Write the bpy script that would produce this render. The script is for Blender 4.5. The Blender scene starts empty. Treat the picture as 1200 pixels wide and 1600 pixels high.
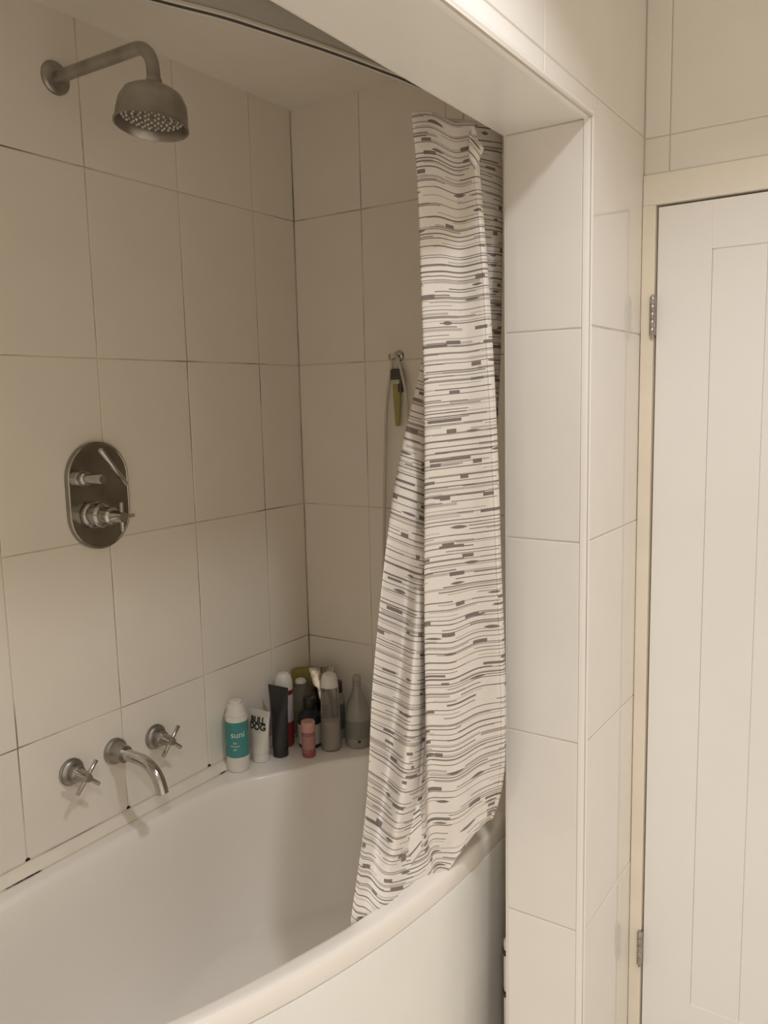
import bpy, bmesh, math, random
from mathutils import Vector, Matrix, noise as mnoise
random.seed(4)
S = bpy.context.scene
C = S.collection
Z0 = 1.66                      # height of the second tile joint above the floor

# ------------------------------------------------------------------ camera
F_PX, PITCH, YAW, ROLL = 1284.12, -0.1342, 0.5901, -0.0230
CAM = Vector((1.5341, -1.8681, -0.1076 + Z0))
_r = Vector((math.cos(YAW), math.sin(YAW), 0))
FWD = Vector((-math.sin(YAW) * math.cos(PITCH), math.cos(YAW) * math.cos(PITCH), math.sin(PITCH)))
_u = _r.cross(FWD)
RIGHT = math.cos(ROLL) * _r + math.sin(ROLL) * _u
UP = -math.sin(ROLL) * _r + math.cos(ROLL) * _u
cam = bpy.data.cameras.new('camera')
cam.sensor_fit = 'HORIZONTAL'; cam.sensor_width = 36; cam.lens = 36 * F_PX / 1200
cam.clip_start = 0.02
camo = bpy.data.objects.new('camera', cam); C.objects.link(camo)
camo.matrix_world = Matrix((
    (RIGHT.x, UP.x, -FWD.x, CAM.x), (RIGHT.y, UP.y, -FWD.y, CAM.y),
    (RIGHT.z, UP.z, -FWD.z, CAM.z), (0, 0, 0, 1)))
S.camera = camo

def ray(u, v):
    return FWD + RIGHT * ((u - 600) / F_PX) - UP * ((v - 800) / F_PX)
def hit(u, v, ax, val):        # survey helper: where the sight line meets an axis-aligned plane
    d = ray(u, v); t = (val - CAM[ax]) / d[ax]
    return CAM + d * t
WH = Vector((-math.sin(YAW), math.cos(YAW), 0))
def at(u, v, dh):              # survey helper: point at a horizontal distance dh
    d = ray(u, v); return CAM + d * (dh / d.dot(WH))

# ------------------------------------------------------------------ world, lamps, exposure
w = bpy.data.worlds.new('world'); S.world = w; w.use_nodes = True
w.node_tree.nodes['Background'].inputs[0].default_value = (0.9, 0.8, 0.65, 1)
w.node_tree.nodes['Background'].inputs[1].default_value = 0.0
S.view_settings.view_transform = 'Standard'; S.view_settings.look = 'None'
S.view_settings.exposure = -0.36; S.view_settings.gamma = 1.0
S.view_settings.use_curve_mapping = False
ROOM_Z = 2.44
try:                            # a small white room needs many diffuse bounces
    S.cycles.max_bounces = 16; S.cycles.diffuse_bounces = 12; S.cycles.glossy_bounces = 6; S.cycles.transmission_bounces = 8
except Exception: pass
def lamp(loc, power, size, spread):
    l = bpy.data.lights.new('downlight', 'AREA'); l.shape = 'DISK'; l.size = size
    l.energy = power; l.color = (0.955, 0.965, 1.0); l.spread = math.radians(spread)
    o = bpy.data.objects.new('downlight', l); C.objects.link(o); o.location = loc
    return o
lamp((1.44, -0.95, ROOM_Z - 0.012), 9.0, 0.11, 134)
lamp((1.85, -2.20, ROOM_Z - 0.012), 19.5, 0.13, 126)

# ------------------------------------------------------------------ helpers
def link(name, me, mat=None, parent=None):
    o = bpy.data.objects.new(name, me); C.objects.link(o)
    if mat and me is not None and not me.materials: me.materials.append(mat)
    if parent: o.parent = parent
    return o
def empty(name, loc=(0, 0, 0)):
    o = bpy.data.objects.new(name, None); C.objects.link(o); o.location = loc
    o.empty_display_size = 0.05
    return o
def tag(o, label, cat, group=None):
    o['label'] = label; o['category'] = cat
    if group: o['group'] = group
    return o
def struct(o, label=None):
    o['kind'] = 'structure'
    if label: o['label'] = label
    return o
def mesh_from(bm, smooth=False, name='mesh'):
    bmesh.ops.recalc_face_normals(bm, faces=bm.faces[:])
    me = bpy.data.meshes.new(name); bm.to_mesh(me); bm.free()
    if smooth:
        for p in me.polygons: p.use_smooth = True
    return me
def add_box(bm, x0, x1, y0, y1, z0, z1, bev=0.0):
    b2 = bmesh.new(); bmesh.ops.create_cube(b2, size=1.0)
    for v in b2.verts:
        v.co = Vector((x0 + (v.co.x + .5) * (x1 - x0), y0 + (v.co.y + .5) * (y1 - y0), z0 + (v.co.z + .5) * (z1 - z0)))
    if bev: bmesh.ops.bevel(b2, geom=b2.edges[:], offset=bev, segments=2, affect='EDGES', profile=.5)
    t = bpy.data.meshes.new('t'); b2.to_mesh(t); b2.free(); bm.from_mesh(t); bpy.data.meshes.remove(t)
def box_mesh(*a, bev=0.0):
    bm = bmesh.new()
    add_box(bm, *a, bev=bev)
    return mesh_from(bm)
def box(name, dims, mat, parent=None, bev=0.0):
    return link(name, box_mesh(*dims, bev=bev), mat, parent)
def lathe_mesh(prof, seg=40, sx=1.0, sy=1.0, frame=None):
    """prof: [(radius, height)], revolved; frame: Matrix placing local z axis."""
    bm = bmesh.new(); rings = []
    for r, z in prof:
        if r < 1e-6:
            rings.append([bm.verts.new((0, 0, z))])
        else:
            rings.append([bm.verts.new((r * sx * math.cos(2 * math.pi * i / seg), r * sy * math.sin(2 * math.pi * i / seg), z)) for i in range(seg)])
    for a, b in zip(rings, rings[1:]):
        if len(a) == 1 and len(b) == 1: continue
        for i in range(seg):
            j = (i + 1) % seg
            if len(a) == 1: bm.faces.new((a[0], b[i], b[j]))
            elif len(b) == 1: bm.faces.new((a[i], a[j], b[0]))
            else: bm.faces.new((a[i], a[j], b[j], b[i]))
    if frame is not None: bmesh.ops.transform(bm, matrix=frame, verts=bm.verts[:])
    me = mesh_from(bm, True)
    return me
def sharp(me, ang=35):
    me.set_sharp_from_angle(angle=math.radians(ang)); return me
def axis_frame(p, d):
    d = Vector(d).normalized(); q = d.to_track_quat('Z', 'Y')
    return Matrix.Translation(Vector(p)) @ q.to_matrix().to_4x4()
def rod_mesh(p, q, r, seg=20, bev=0.0):
    p, q = Vector(p), Vector(q); L = (q - p).length; b = bev or r * 0.25
    return sharp(lathe_mesh([(0, 0), (r - b, 0), (r, b), (r, L - b), (r - b, L), (0, L)], seg, frame=axis_frame(p, q - p)), 50)
def tube_mesh(pts, radii, seg=16, caps=True):
    pts = [Vector(p) for p in pts]; n = len(pts)
    if not hasattr(radii, '__len__'): radii = [radii] * n
    bm = bmesh.new(); rings = []; ref = None
    for i, p in enumerate(pts):
        t = (pts[min(i + 1, n - 1)] - pts[max(i - 1, 0)]).normalized()
        if ref is None:
            ref = t.orthogonal().normalized()
        ref = (ref - t * ref.dot(t)).normalized(); bi = t.cross(ref)
        rings.append([bm.verts.new(p + (ref * math.cos(2 * math.pi * k / seg) + bi * math.sin(2 * math.pi * k / seg)) * radii[i]) for k in range(seg)])
    for a, b in zip(rings, rings[1:]):
        for k in range(seg): bm.faces.new((a[k], a[(k + 1) % seg], b[(k + 1) % seg], b[k]))
    if caps: bm.faces.new(rings[0]); bm.faces.new(rings[-1])
    return sharp(mesh_from(bm, True), 50)
def catmull(P, t):
    n = len(P) - 1; t = max(0, min(n - 1e-9, t)); i = int(t); f = t - i
    p0, p1, p2, p3 = P[max(i - 1, 0)], P[i], P[i + 1], P[min(i + 2, n)]
    return 0.5 * (2 * p1 + (p2 - p0) * f + (2 * p0 - 5 * p1 + 4 * p2 - p3) * f * f + (3 * p1 - p0 - 3 * p2 + p3) * f ** 3)
def smooth_path(P, k=8):
    P = [Vector(p) for p in P]
    return [catmull(P, i / k) for i in range((len(P) - 1) * k + 1)]

# ------------------------------------------------------------------ materials
class NT:
    def __init__(self, m):
        self.t = m.node_tree; self.n = self.t.nodes; self.b = self.n['Principled BSDF']
    def node(self, typ, **kw):
        n = self.n.new(typ)
        for k, v in kw.items(): setattr(n, k, v)
        return n
    def lk(self, a, b): self.t.links.new(a, b)
    def math(self, op, a, b=None, c=None):
        n = self.node('ShaderNodeMath', operation=op)
        for i, x in enumerate((a, b, c)):
            if x is None: continue
            if isinstance(x, (int, float)): n.inputs[i].default_value = x
            else: self.lk(x, n.inputs[i])
        return n.outputs[0]
    def white(self, a, b):
        c = self.node('ShaderNodeCombineXYZ')
        for i, x in enumerate((a, b)):
            if isinstance(x, (int, float)): c.inputs[i].default_value = x
            else: self.lk(x, c.inputs[i])
        n = self.node('ShaderNodeTexWhiteNoise', noise_dimensions='2D'); self.lk(c.outputs[0], n.inputs['Vector'])
        return n.outputs['Value']
    def noise(self, scale, detail=3, coord='Object', stretch=None):
        tc = self.node('ShaderNodeTexCoord'); n = self.node('ShaderNodeTexNoise')
        n.inputs['Scale'].default_value = scale; n.inputs['Detail'].default_value = detail
        src = tc.outputs[coord]
        if stretch:
            mp = self.node('ShaderNodeMapping'); mp.inputs['Scale'].default_value = stretch
            self.lk(src, mp.inputs[0]); src = mp.outputs[0]
        self.lk(src, n.inputs['Vector']); return n.outputs['Fac']
    def ramp(self, fac, stops):
        n = self.node('ShaderNodeValToRGB'); e = n.color_ramp.elements
        e[0].position, e[0].color = stops[0][0], (*stops[0][1], 1)
        e[1].position, e[1].color = stops[-1][0], (*stops[-1][1], 1)
        for p, c in stops[1:-1]:
            x = e.new(p); x.color = (*c, 1)
        self.lk(fac, n.inputs[0]); return n.outputs[0]
    def mix(self, fac, a, b):
        n = self.node('ShaderNodeMix', data_type='RGBA')
        if isinstance(fac, (int, float)): n.inputs[0].default_value = fac
        else: self.lk(fac, n.inputs[0])
        for i, x in ((6, a), (7, b)):
            if isinstance(x, tuple): n.inputs[i].default_value = (*x, 1)
            else: self.lk(x, n.inputs[i])
        return n.outputs[2]
    def bump(self, h, strength, dist):
        n = self.node('ShaderNodeBump'); n.inputs['Strength'].default_value = strength; n.inputs['Distance'].default_value = dist
        self.lk(h, n.inputs['Height']); self.lk(n.outputs[0], self.b.inputs['Normal'])
def mat(name, col, rough=0.5, metal=0.0, var=0.06, scale=12.0, bump=0.0, bscale=40, bdist=0.001, **kw):
    m = bpy.data.materials.new(name); m.use_nodes = True; t = NT(m)
    t.b.inputs['Roughness'].default_value = rough; t.b.inputs['Metallic'].default_value = metal
    for k, v in kw.items(): t.b.inputs[k.replace('_', ' ')].default_value = v
    f = t.noise(scale)
    t.lk(t.ramp(f, [(0.3, tuple(c * (1 - var) for c in col)), (0.7, tuple(min(1, c * (1 + var)) for c in col))]), t.b.inputs['Base Color'])
    if bump: t.bump(t.noise(bscale), bump, bdist)
    return m
def tile_mat(name, col, rough, wave):
    m = bpy.data.materials.new(name); m.use_nodes = True; t = NT(m)
    oi = t.node('ShaderNodeObjectInfo')
    f = t.noise(7, 4, 'Object', (1, 1, .35))
    base = t.ramp(f, [(0.3, tuple(c * 0.965 for c in col)), (0.72, col)])
    r = t.math('MULTIPLY', oi.outputs['Random'], 0.06)
    t.lk(t.mix(r, base, (0.60, 0.56, 0.50)), t.b.inputs['Base Color'])
    t.b.inputs['Roughness'].default_value = rough
    t.b.inputs['IOR'].default_value = 1.5
    t.bump(t.noise(6, 1.0), wave, 0.002)
    return m
def grout_mat(name, clean, dirty, lo, hi, scale=3.0):
    m = bpy.data.materials.new(name); m.use_nodes = True; t = NT(m)
    f = t.noise(scale, 6)
    t.lk(t.ramp(f, [(lo, clean), (hi, dirty)]), t.b.inputs['Base Color'])
    t.b.inputs['Roughness'].default_value = 0.85
    return m
M = {}
M['tile'] = tile_mat('glazed_tile', (0.83, 0.785, 0.71), 0.22, 0.05)
M['tile_face'] = tile_mat('gloss_tile', (0.85, 0.825, 0.785), 0.05, 0.03)
M['grout_old'] = grout_mat('stained_grout', (0.66, 0.60, 0.50), (0.12, 0.095, 0.06), 0.47, 0.70, 4.0)
M['grout'] = grout_mat('pale_grout', (0.66, 0.61, 0.54), (0.52, 0.46, 0.38), 0.4, 0.7)
M['seal'] = grout_mat('mouldy_sealant', (0.66, 0.60, 0.50), (0.012, 0.010, 0.008), 0.555, 0.575, 3.3)
M['paint'] = mat('ceiling_paint', (0.87, 0.83, 0.76), 0.75, var=0.015)
M['wallpaint'] = mat('wall_paint', (0.87, 0.83, 0.76), 0.7, var=0.015)
M['plastic'] = mat('white_trim_plastic', (0.86, 0.84, 0.80), 0.28, var=0.01)
M['acrylic'] = mat('bath_acrylic', (0.87, 0.83, 0.775), 0.14, var=0.008, scale=3, Coat_Weight=0.6)
M['panelm'] = mat('bath_panel_acrylic', (0.86, 0.86, 0.83), 0.22, var=0.02, scale=5, bump=0.05, bscale=9)
M['chrome'] = mat('chrome', (0.50, 0.49, 0.47), 0.16, 1.0, var=0.15, scale=30)
M['chrome_dull'] = mat('limescaled_chrome', (0.36, 0.34, 0.31), 0.36, 1.0, var=0.2, scale=22)
M['doorp'] = mat('door_gloss_paint', (0.86, 0.85, 0.83), 0.35, var=0.012, scale=4, bump=0.06, bscale=5)
M['cream'] = mat('aged_cream_paint', (0.83, 0.76, 0.64), 0.4, var=0.04, scale=9)
M['headp'] = mat('frame_head_paint', (0.84, 0.80, 0.72), 0.4, var=.02)
M['steel'] = mat('hinge_steel', (0.42, 0.39, 0.35), 0.35, 1.0, var=0.2, scale=60)
M['dark'] = mat('dark_gap', (0.05, 0.045, 0.04), 0.8)
M['railm'] = mat('grey_rail', (0.50, 0.485, 0.45), 0.45, 0.1, var=0.03)
M['floor'] = mat('floor_vinyl', (0.76, 0.71, 0.63), 0.5, var=0.08)

# ------------------------------------------------------------------ room shell
ALC_Z = 0.696 + Z0             # bath alcove ceiling
SOF = 0.381 + Z0               # underside of the beam
XI, XO, XF = 0.829, 0.986, 1.002   # pillar: bath side, corner trim, room face
YR, YD = -0.384, -0.074        # reveal face, door wall face
XMAX, YMIN = 2.75, -3.1
G = 0.0010                     # joint depth

_tiles = {}
def tile_mesh(wd, ht, key, mat_):
    k = (round(wd, 4), round(ht, 4), key)
    if k in _tiles: return _tiles[k]
    bm = bmesh.new(); e = 0.0016; th = 0.006
    a = [(-wd / 2, -ht / 2), (wd / 2, -ht / 2), (wd / 2, ht / 2), (-wd / 2, ht / 2)]
    ins = [(-wd / 2 + e, -ht / 2 + e), (wd / 2 - e, -ht / 2 + e), (wd / 2 - e, ht / 2 - e), (-wd / 2 + e, ht / 2 - e)]
    f = [bm.verts.new((x, y, 0)) for x, y in ins]; s = [bm.verts.new((x, y, -0.0009)) for x, y in a]; b = [bm.verts.new((x, y, -th)) for x, y in a]
    bm.faces.new(f); bm.faces.new(b[::-1])
    for i in range(4):
        j = (i + 1) % 4
        bm.faces.new((s[i], s[j], f[j], f[i])); bm.faces.new((b[i], b[j], s[j], s[i]))
    me = mesh_from(bm, name='tile'); me.materials.append(mat_); _tiles[k] = me
    return me
def tiles(parent, org, ud, vd, us, vs, mat_, gap=0.0026, tilt=0.0012, skip=None):
    """grid of separate tiles; us/vs are joint centre lines along ud/vd"""
    ud, vd = Vector(ud), Vector(vd); nd = ud.cross(vd); org = Vector(org)
    for i in range(len(us) - 1):
        for j in range(len(vs) - 1):
            if skip and skip(us[i], us[i + 1], vs[j], vs[j + 1]): continue
            wd, ht = us[i + 1] - us[i] - gap, vs[j + 1] - vs[j] - gap
            if wd < .01 or ht < .01: continue
            o = link('tile', tile_mesh(wd, ht, mat_.name, mat_), None, parent)
            p = org + ud * ((us[i] + us[i + 1]) / 2) + vd * ((vs[j] + vs[j + 1]) / 2) + nd * random.uniform(-.0003, .0003)
            R = Matrix((ud, vd, nd)).transposed().to_4x4()
            T = Matrix.Rotation(random.uniform(-tilt, tilt), 4, 'X') @ Matrix.Rotation(random.uniform(-tilt, tilt), 4, 'Y')
            o.matrix_world = Matrix.Translation(p) @ R @ T

floor = struct(box('floor', (-0.1, XMAX, YMIN, 0.1, -0.1, 0), M['floor']))
ceil = struct(box('ceiling', (XI + .003, XMAX, YMIN, 0.1, ROOM_Z, ROOM_Z + .1), M['paint']))
ceil2 = struct(box('ceiling_alcove', (-0.1, XI + .01, -1.9, 0.1, ALC_Z, ALC_Z + .1), M['paint']))

wl = struct(box('wall_left', (-0.1, -G, -1.9, 0.1, 0, ROOM_Z), M['grout_old']))
ys = [-1.735, -1.474, -1.213, -0.952, -0.691, -0.429, -0.168, 0.0]
zs = [-1.075 + Z0, -0.8 + Z0, -0.4 + Z0, Z0, 0.4 + Z0, ALC_Z + .004]
# u runs along -Y so that the tile normal is +X
tiles(wl, (0, 0, 0), (0, 1, 0), (0, 0, 1), ys, zs, M['tile'])
wb = struct(box('wall_back', (0.0, XI + .05, G, 0.1, 0, ROOM_Z), M['grout_old']))
tiles(wb, (0, 0, 0), (1, 0, 0), (0, 0, 1), [0, .231, .492, .753, .86], zs, M['tile'])
wn = struct(box('wall_near_end', (-0.1, XI, -1.9, -1.74, 0, ROOM_Z), M['wallpaint']))

bm = bmesh.new()
add_box(bm, XI + .003, XF - G, YR + G, 0.1, 0, ROOM_Z)
add_box(bm, XI + .003, XF - G, -1.9, YR + G, SOF + G, ROOM_Z)
add_box(bm, XI + .003, XF - G, YMIN, -1.9, 0, ROOM_Z)
wf = struct(link('wall_front', mesh_from(bm), M['grout']))
ZR = 0.0167 + Z0
rz = [0.0, ZR - 1.6, ZR - 1.2, ZR - .8, ZR - .4, ZR, SOF]
tiles(wf, (0, YR, 0), (1, 0, 0), (0, 0, 1), [XI + .004, XO], rz, M['tile_face'])
ZF = 0.0207 + Z0
fz = [0.0, ZF - 1.6, ZF - 1.2, ZF - .8, ZF - .4, ZF, ZF + .4, ROOM_Z]
tiles(wf, (XF, 0, 0), (0, 1, 0), (0, 0, 1), [YR + .0045, YD], fz[:-1], M['tile_face'], tilt=0.0005)
# beam face above the opening: a cut row, then the full rows
bj = [-1.9, -1.64, -1.38, -1.12, -0.86, -0.60, YR - .004, YD]
tiles(wf, (XF, 0, 0), (0, 1, 0), (0, 0, 1), bj[:-2] + [YR + .0045], [SOF + .010, ZF + .4], M['tile_face'], tilt=0.0005)
tiles(wf, (XF, 0, 0), (0, 1, 0), (0, 0, 1), bj[:-2] + [YD], [ZF + .4, ROOM_Z], M['tile_face'], tilt=0.0005)
# pillar inner side
tiles(wf, (XI + .003, 0, 0), (0, -1, 0), (0, 0, 1), [-YR * 0, .12, -YR], zs, M['tile'])
# soffit panel
sp = box('soffit_panel', (XI + .004, XO, -1.9, YR, SOF, SOF + .006), M['plastic'], wf)

# white corner trims
def quad_trim(name, p, q, du, dv, r, rv, mat_=None, n=8):
    """quarter-round trim along p->q; du,dv point from the corner into the two faces"""
    p, q, du, dv = Vector(p), Vector(q), Vector(du), Vector(dv)
    pts = [du * r + dv * rv - du * (r * math.cos(a)) - dv * (rv * math.sin(a)) for a in [math.pi / 2 * i / n for i in range(n + 1)]] + [du * r + dv * rv]
    bm = bmesh.new()
    A = [bm.verts.new(p + x) for x in pts]; B = [bm.verts.new(q + x) for x in pts]
    k = len(pts)
    for i in range(k): bm.faces.new((A[i], A[(i + 1) % k], B[(i + 1) % k], B[i]))
    bm.faces.new(A); bm.faces.new(B[::-1])
    return struct(link(name, sharp(mesh_from(bm, True), 40), mat_ or M['plastic']))
quad_trim('trim_1', (XF + .001, YR - .001, 0), (XF + .001, YR - .001, SOF), (-1, 0, 0), (0, 1, 0), 0.0165, 0.006)
quad_trim('trim_2', (XF + .001, YR + .012, SOF - .001), (XF + .001, -1.9, SOF - .001), (-1, 0, 0), (0, 0, 1), 0.0165, 0.012)
quad_trim('trim_3', (XI - .001, YR - .001, 0), (XI - .001, YR - .001, SOF + .002), (1, 0, 0), (0, 1, 0), 0.0055, 0.0055)
quad_trim('trim_4', (XI - .001, YR, SOF - .001), (XI - .001, -1.9, SOF - .001), (1, 0, 0), (0, 0, 1), 0.004, 0.004)

# door wall, door, frame
DT, DB = 0.279 + Z0, 0.008
DX0, DX1 = 1.034, 1.80
bm = bmesh.new()
add_box(bm, XF - G, XMAX, YD + G, 0.1, DT + .03, ROOM_Z)
add_box(bm, DX1 + .03, XMAX, YD + G, 0.1, 0, DT + .03)
wr = struct(link('wall_right', mesh_from(bm), M['grout']))
tiles(wr, (0, YD, 0), (1, 0, 0), (0, 0, 1), [XF, 1.054, 1.314, 1.574, 1.834, 2.094, 2.354, 2.614, XMAX], [DT + .064, ZR + .4, ROOM_Z], M['tile_face'])
tiles(wr, (0, YD, 0), (1, 0, 0), (0, 0, 1), [DX1 + .064, 2.094, 2.354, 2.614, XMAX], [0, ZR - 1.2, ZR - .8, ZR - .4, ZR, DT + .064], M['tile_face'])
struct(box('trim_5', (XF + .001, DX0 - .0045, YD - .006, YD + .06, 0, DT + .003), M['cream'], bev=.0015))
struct(box('trim_6', (XF + .001, DX1 + .064, YD - .005, YD + .06, DT + .003, DT + .064), M['headp'], bev=.0015))
struct(box('trim_7', (DX1 + .003, DX1 + .064, YD - .006, YD + .06, 0, DT + .003), M['cream'], bev=.0015))
dr = struct(empty('door_1', (DX0, YD, 0)))
def dpart(name, x0, x1, z0, z1, yf, bev=.0006, mat_=None, th=.03):
    return box(name, (x0 - DX0, x1 - DX0, yf - YD, yf - YD + th, z0, z1), mat_ or M['doorp'], dr, bev)
PX0, PX1 = 1.142, 1.692
PT, PB = 0.182 + Z0, -1.492 + Z0
YF = YD + .002
dpart('stile', DX0, PX0, DB, DT - .002, YF); dpart('stile', PX1, DX1, DB, DT - .002, YF)
dpart('rail', PX0, PX1, PT, DT - .002, YF); dpart('rail', PX0, PX1, DB, PB, YF)
bx = [PX0, 1.245, 1.357, 1.469, 1.581, PX1]
for a, b in zip(bx, bx[1:]):
    dpart('board', a + .0001, b - .0001, PB - .001, PT + .001, YF + .003, bev=.0022, th=.018)
dpart('core', DX0 + .01, DX1 - .01, DB, DT - .01, YF + .02, mat_=M['dark'], th=.015)
def hinge(zc):
    h = box('hinge', (-.011, -.0005, -.0075, .004, zc - .040, zc + .040), M['steel'], dr, .001)
    for k in range(5):
        z = zc - .040 + k * .016
        link('knuckle', rod_mesh((-.0055, -.0095, z + .0003), (-.0055, -.0095, z + .0157), .0058, 16, .0004), M['steel'], h)
    link('pin', rod_mesh((-.0055, -.0095, zc - .047), (-.0055, -.0095, zc + .044), .0032, 12), M['steel'], h)
hinge(0.056 + Z0); hinge(-1.387 + Z0)

struct(box('wall_side', (XMAX, XMAX + .1, YMIN, 0.1, 0, ROOM_Z), M['wallpaint']))
struct(box('wall_rear', (XF - G, XMAX, YMIN - .1, YMIN, 0, ROOM_Z), M['wallpaint']))

# ------------------------------------------------------------------ bath
RIM = -1.07 + Z0
def spline_closed(P, n):
    P = [Vector((x, y, 0)) for x, y in P]; m = len(P); out = []
    for i in range(n):
        t = i * m / n; k = int(t); f = t - k
        p0, p1, p2, p3 = P[(k - 1) % m], P[k], P[(k + 1) % m], P[(k + 2) % m]
        out.append(0.5 * (2 * p1 + (p2 - p0) * f + (2 * p0 - 5 * p1 + 4 * p2 - p3) * f * f + (3 * p1 - p0 - 3 * p2 + p3) * f ** 3))
    return out
room_side = smooth_path([(.40, -1.735, 0), (.43, -1.56, 0), (.50, -1.36, 0), (.583, -1.17, 0), (.651, -.993, 0), (.697, -.848, 0), (.731, -.696, 0),
                         (.751, -.532, 0), (.758, -.40, 0), (.757, -.268, 0), (.752, -.14, 0), (.748, -.012, 0)], 6)
outer_poly = room_side + [Vector((.5, -.004, 0)), Vector((.25, -.004, 0)), Vector((.004, -.004, 0)), Vector((.004, -.4, 0)), Vector((.004, -1.0, 0)), Vector((.004, -1.4, 0)), Vector((.004, -1.735, 0)), Vector((.2, -1.735, 0))]
inner_poly = spline_closed([(.36, -1.66), (.402, -1.50), (.455, -1.36), (.535, -1.18), (.594, -1.045), (.640, -.899), (.681, -.738), (.703, -.58), (.706, -.42), (.685, -.27),
                            (.62, -.15), (.50, -.085), (.40, -.082), (.305, -.113), (.252, -.169), (.217, -.212), (.184, -.278), (.136, -.346), (.095, -.41), (.069, -.50), (.060, -.66), (.060, -.9), (.060, -1.2), (.060, -1.5), (.10, -1.64), (.22, -1.68)], 260)
CX, CY = .36, -.80
def radial(poly, a):
    d = Vector((math.cos(a), math.sin(a))); best = 0
    for i in range(len(poly)):
        p, q = poly[i], poly[(i + 1) % len(poly)]
        ex, ey = q.x - p.x, q.y - p.y; den = d.x * ey - d.y * ex
        if abs(den) < 1e-12: continue
        px, py = p.x - CX, p.y - CY
        t = (px * ey - py * ex) / den; s = (px * d.y - py * d.x) / den
        if -1e-6 <= s <= 1 + 1e-6 and t > best: best = t
    return best
angs = sorted(set([round(2 * math.pi * i / 220, 6) for i in range(220)] + [round(math.atan2(y - CY, x - CX) % (2 * math.pi), 6) for x, y in ((.748, -.012), (.004, -.004), (.004, -1.735), (.40, -1.735))]))
RO = [radial(outer_poly, a) for a in angs]; RI = [radial(inner_poly, a) for a in angs]
def ring(bm, rad, z): return [bm.verts.new((CX + r * math.cos(a), CY + r * math.sin(a), z)) for r, a in zip(rad, angs)]
def off(rad, d): return [r + d for r in rad]
bath = tag(empty('bathtub', (CX, CY, 0)), 'white acrylic bath with a bowed front edge along the tiled tap wall', 'bathtub')
loops = []
bm = bmesh.new()
for rad, z in [(off(RO, -.012), RIM - .046), (off(RO, -.001), RIM - .045), (off(RO, 0), RIM - .042), (off(RO, 0), RIM - .012), (off(RO, -.003), RIM - .004), (off(RO, -.010), RIM)]:
    loops.append(ring(bm, rad, z))
mid = [(o - .010) * .5 + (i + .012) * .5 for o, i in zip(RO, RI)]
loops.append(ring(bm, mid, RIM))
for d, z in [(.010, 0), (.004, -.001), (0, -.004), (-.004, -.010), (-.007, -.020), (-.012, -.05)]:
    loops.append(ring(bm, off(RI, d), RIM + z))
for k in range(1, 9):
    t = k / 8
    dep = -.05 - .33 * math.sin(t * math.pi / 2)
    sc = -.012 - .10 * (1 - math.cos(t * math.pi / 2)) - .02 * t
    loops.append(ring(bm, [max(.02, r + sc) for r in RI], RIM + dep))
loops.append(ring(bm, [max(.01, (r - .135) * .5) for r in RI], RIM - .388))
for a, b in zip(loops, loops[1:]):
    n = len(a)
    for i in range(n): bm.faces.new((a[i], a[(i + 1) % n], b[(i + 1) % n], b[i]))
bm.faces.new(loops[-1])
bmesh.ops.translate(bm, verts=bm.verts[:], vec=(-CX, -CY, 0))
tub = link('tub', mesh_from(bm, True), M['acrylic'], bath)
# bath panel under the rim on the room side
bm = bmesh.new()
pl = [v for v in room_side]
rows_ = [(.0005, RIM - .0475), (.001, RIM - .054), (-.002, RIM - .10), (-.006, RIM - .25), (-.012, RIM - .42), (-.018, .006)]
R_ = []
for dx, z in rows_: R_.append([bm.verts.new((p.x + dx - CX, p.y - CY, z)) for p in pl])
Rb = []
for dx, z in rows_: Rb.append([bm.verts.new((p.x + dx - .006 - CX, p.y - CY, z)) for p in pl])
for Q, fl in ((R_, 0), (Rb, 1)):
    for a, b in zip(Q, Q[1:]):
        for i in range(len(a) - 1): bm.faces.new((a[i], a[i + 1], b[i + 1], b[i]))
for a, b in ((R_[0], Rb[0]), (R_[-1], Rb[-1])):
    for i in range(len(a) - 1): bm.faces.new((a[i], a[i + 1], b[i + 1], b[i]))
link('front_panel', sharp(mesh_from(bm, True), 40), M['panelm'], bath)
# waste at the bottom of the tub
link('waste', lathe_mesh([(0, .004), (.02, .004), (.032, .002), (.034, 0)], 28, frame=Matrix.Translation((0, 0, RIM - .3885))), M['chrome'], bath)
# sealing strips
def strip(name, prof, p, q, side):
    p, q, side = Vector(p), Vector(q), Vector(side); bm = bmesh.new()
    A = [bm.verts.new(p + side * a + Vector((0, 0, z))) for a, z in prof]; B = [bm.verts.new(q + side * a + Vector((0, 0, z))) for a, z in prof]
    k = len(prof)
    for i in range(k): bm.faces.new((A[i], A[(i + 1) % k], B[(i + 1) % k], B[i]))
    bm.faces.new(A); bm.faces.new(B[::-1])
    return struct(link(name, sharp(mesh_from(bm, True), 35), M['strip']))
M['strip'] = mat('yellowed_strip', (0.80, 0.745, 0.65), 0.35, var=.03)
prof = [(.0005, 0), (.0215, 0), (.022, .003), (.018, .010), (.010, .017), (.003, .021), (.0005, .0215)]
strip('trim_8', prof, (0, -1.735, RIM), (0, -.001, RIM), (1, 0, 0))
strip('trim_9', prof, (.001, 0, RIM), (.745, 0, RIM), (0, -1, 0))
struct(link('trim_10', tube_mesh([(.0225, -1.73 + .0173 * i, RIM + .0008) for i in range(100)], .0017, 8), M['seal']))
struct(link('trim_11', tube_mesh([(.0015, -1.73 + .0173 * i, RIM + .0222) for i in range(100)], .0013, 8), M['grout_old']))
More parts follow.
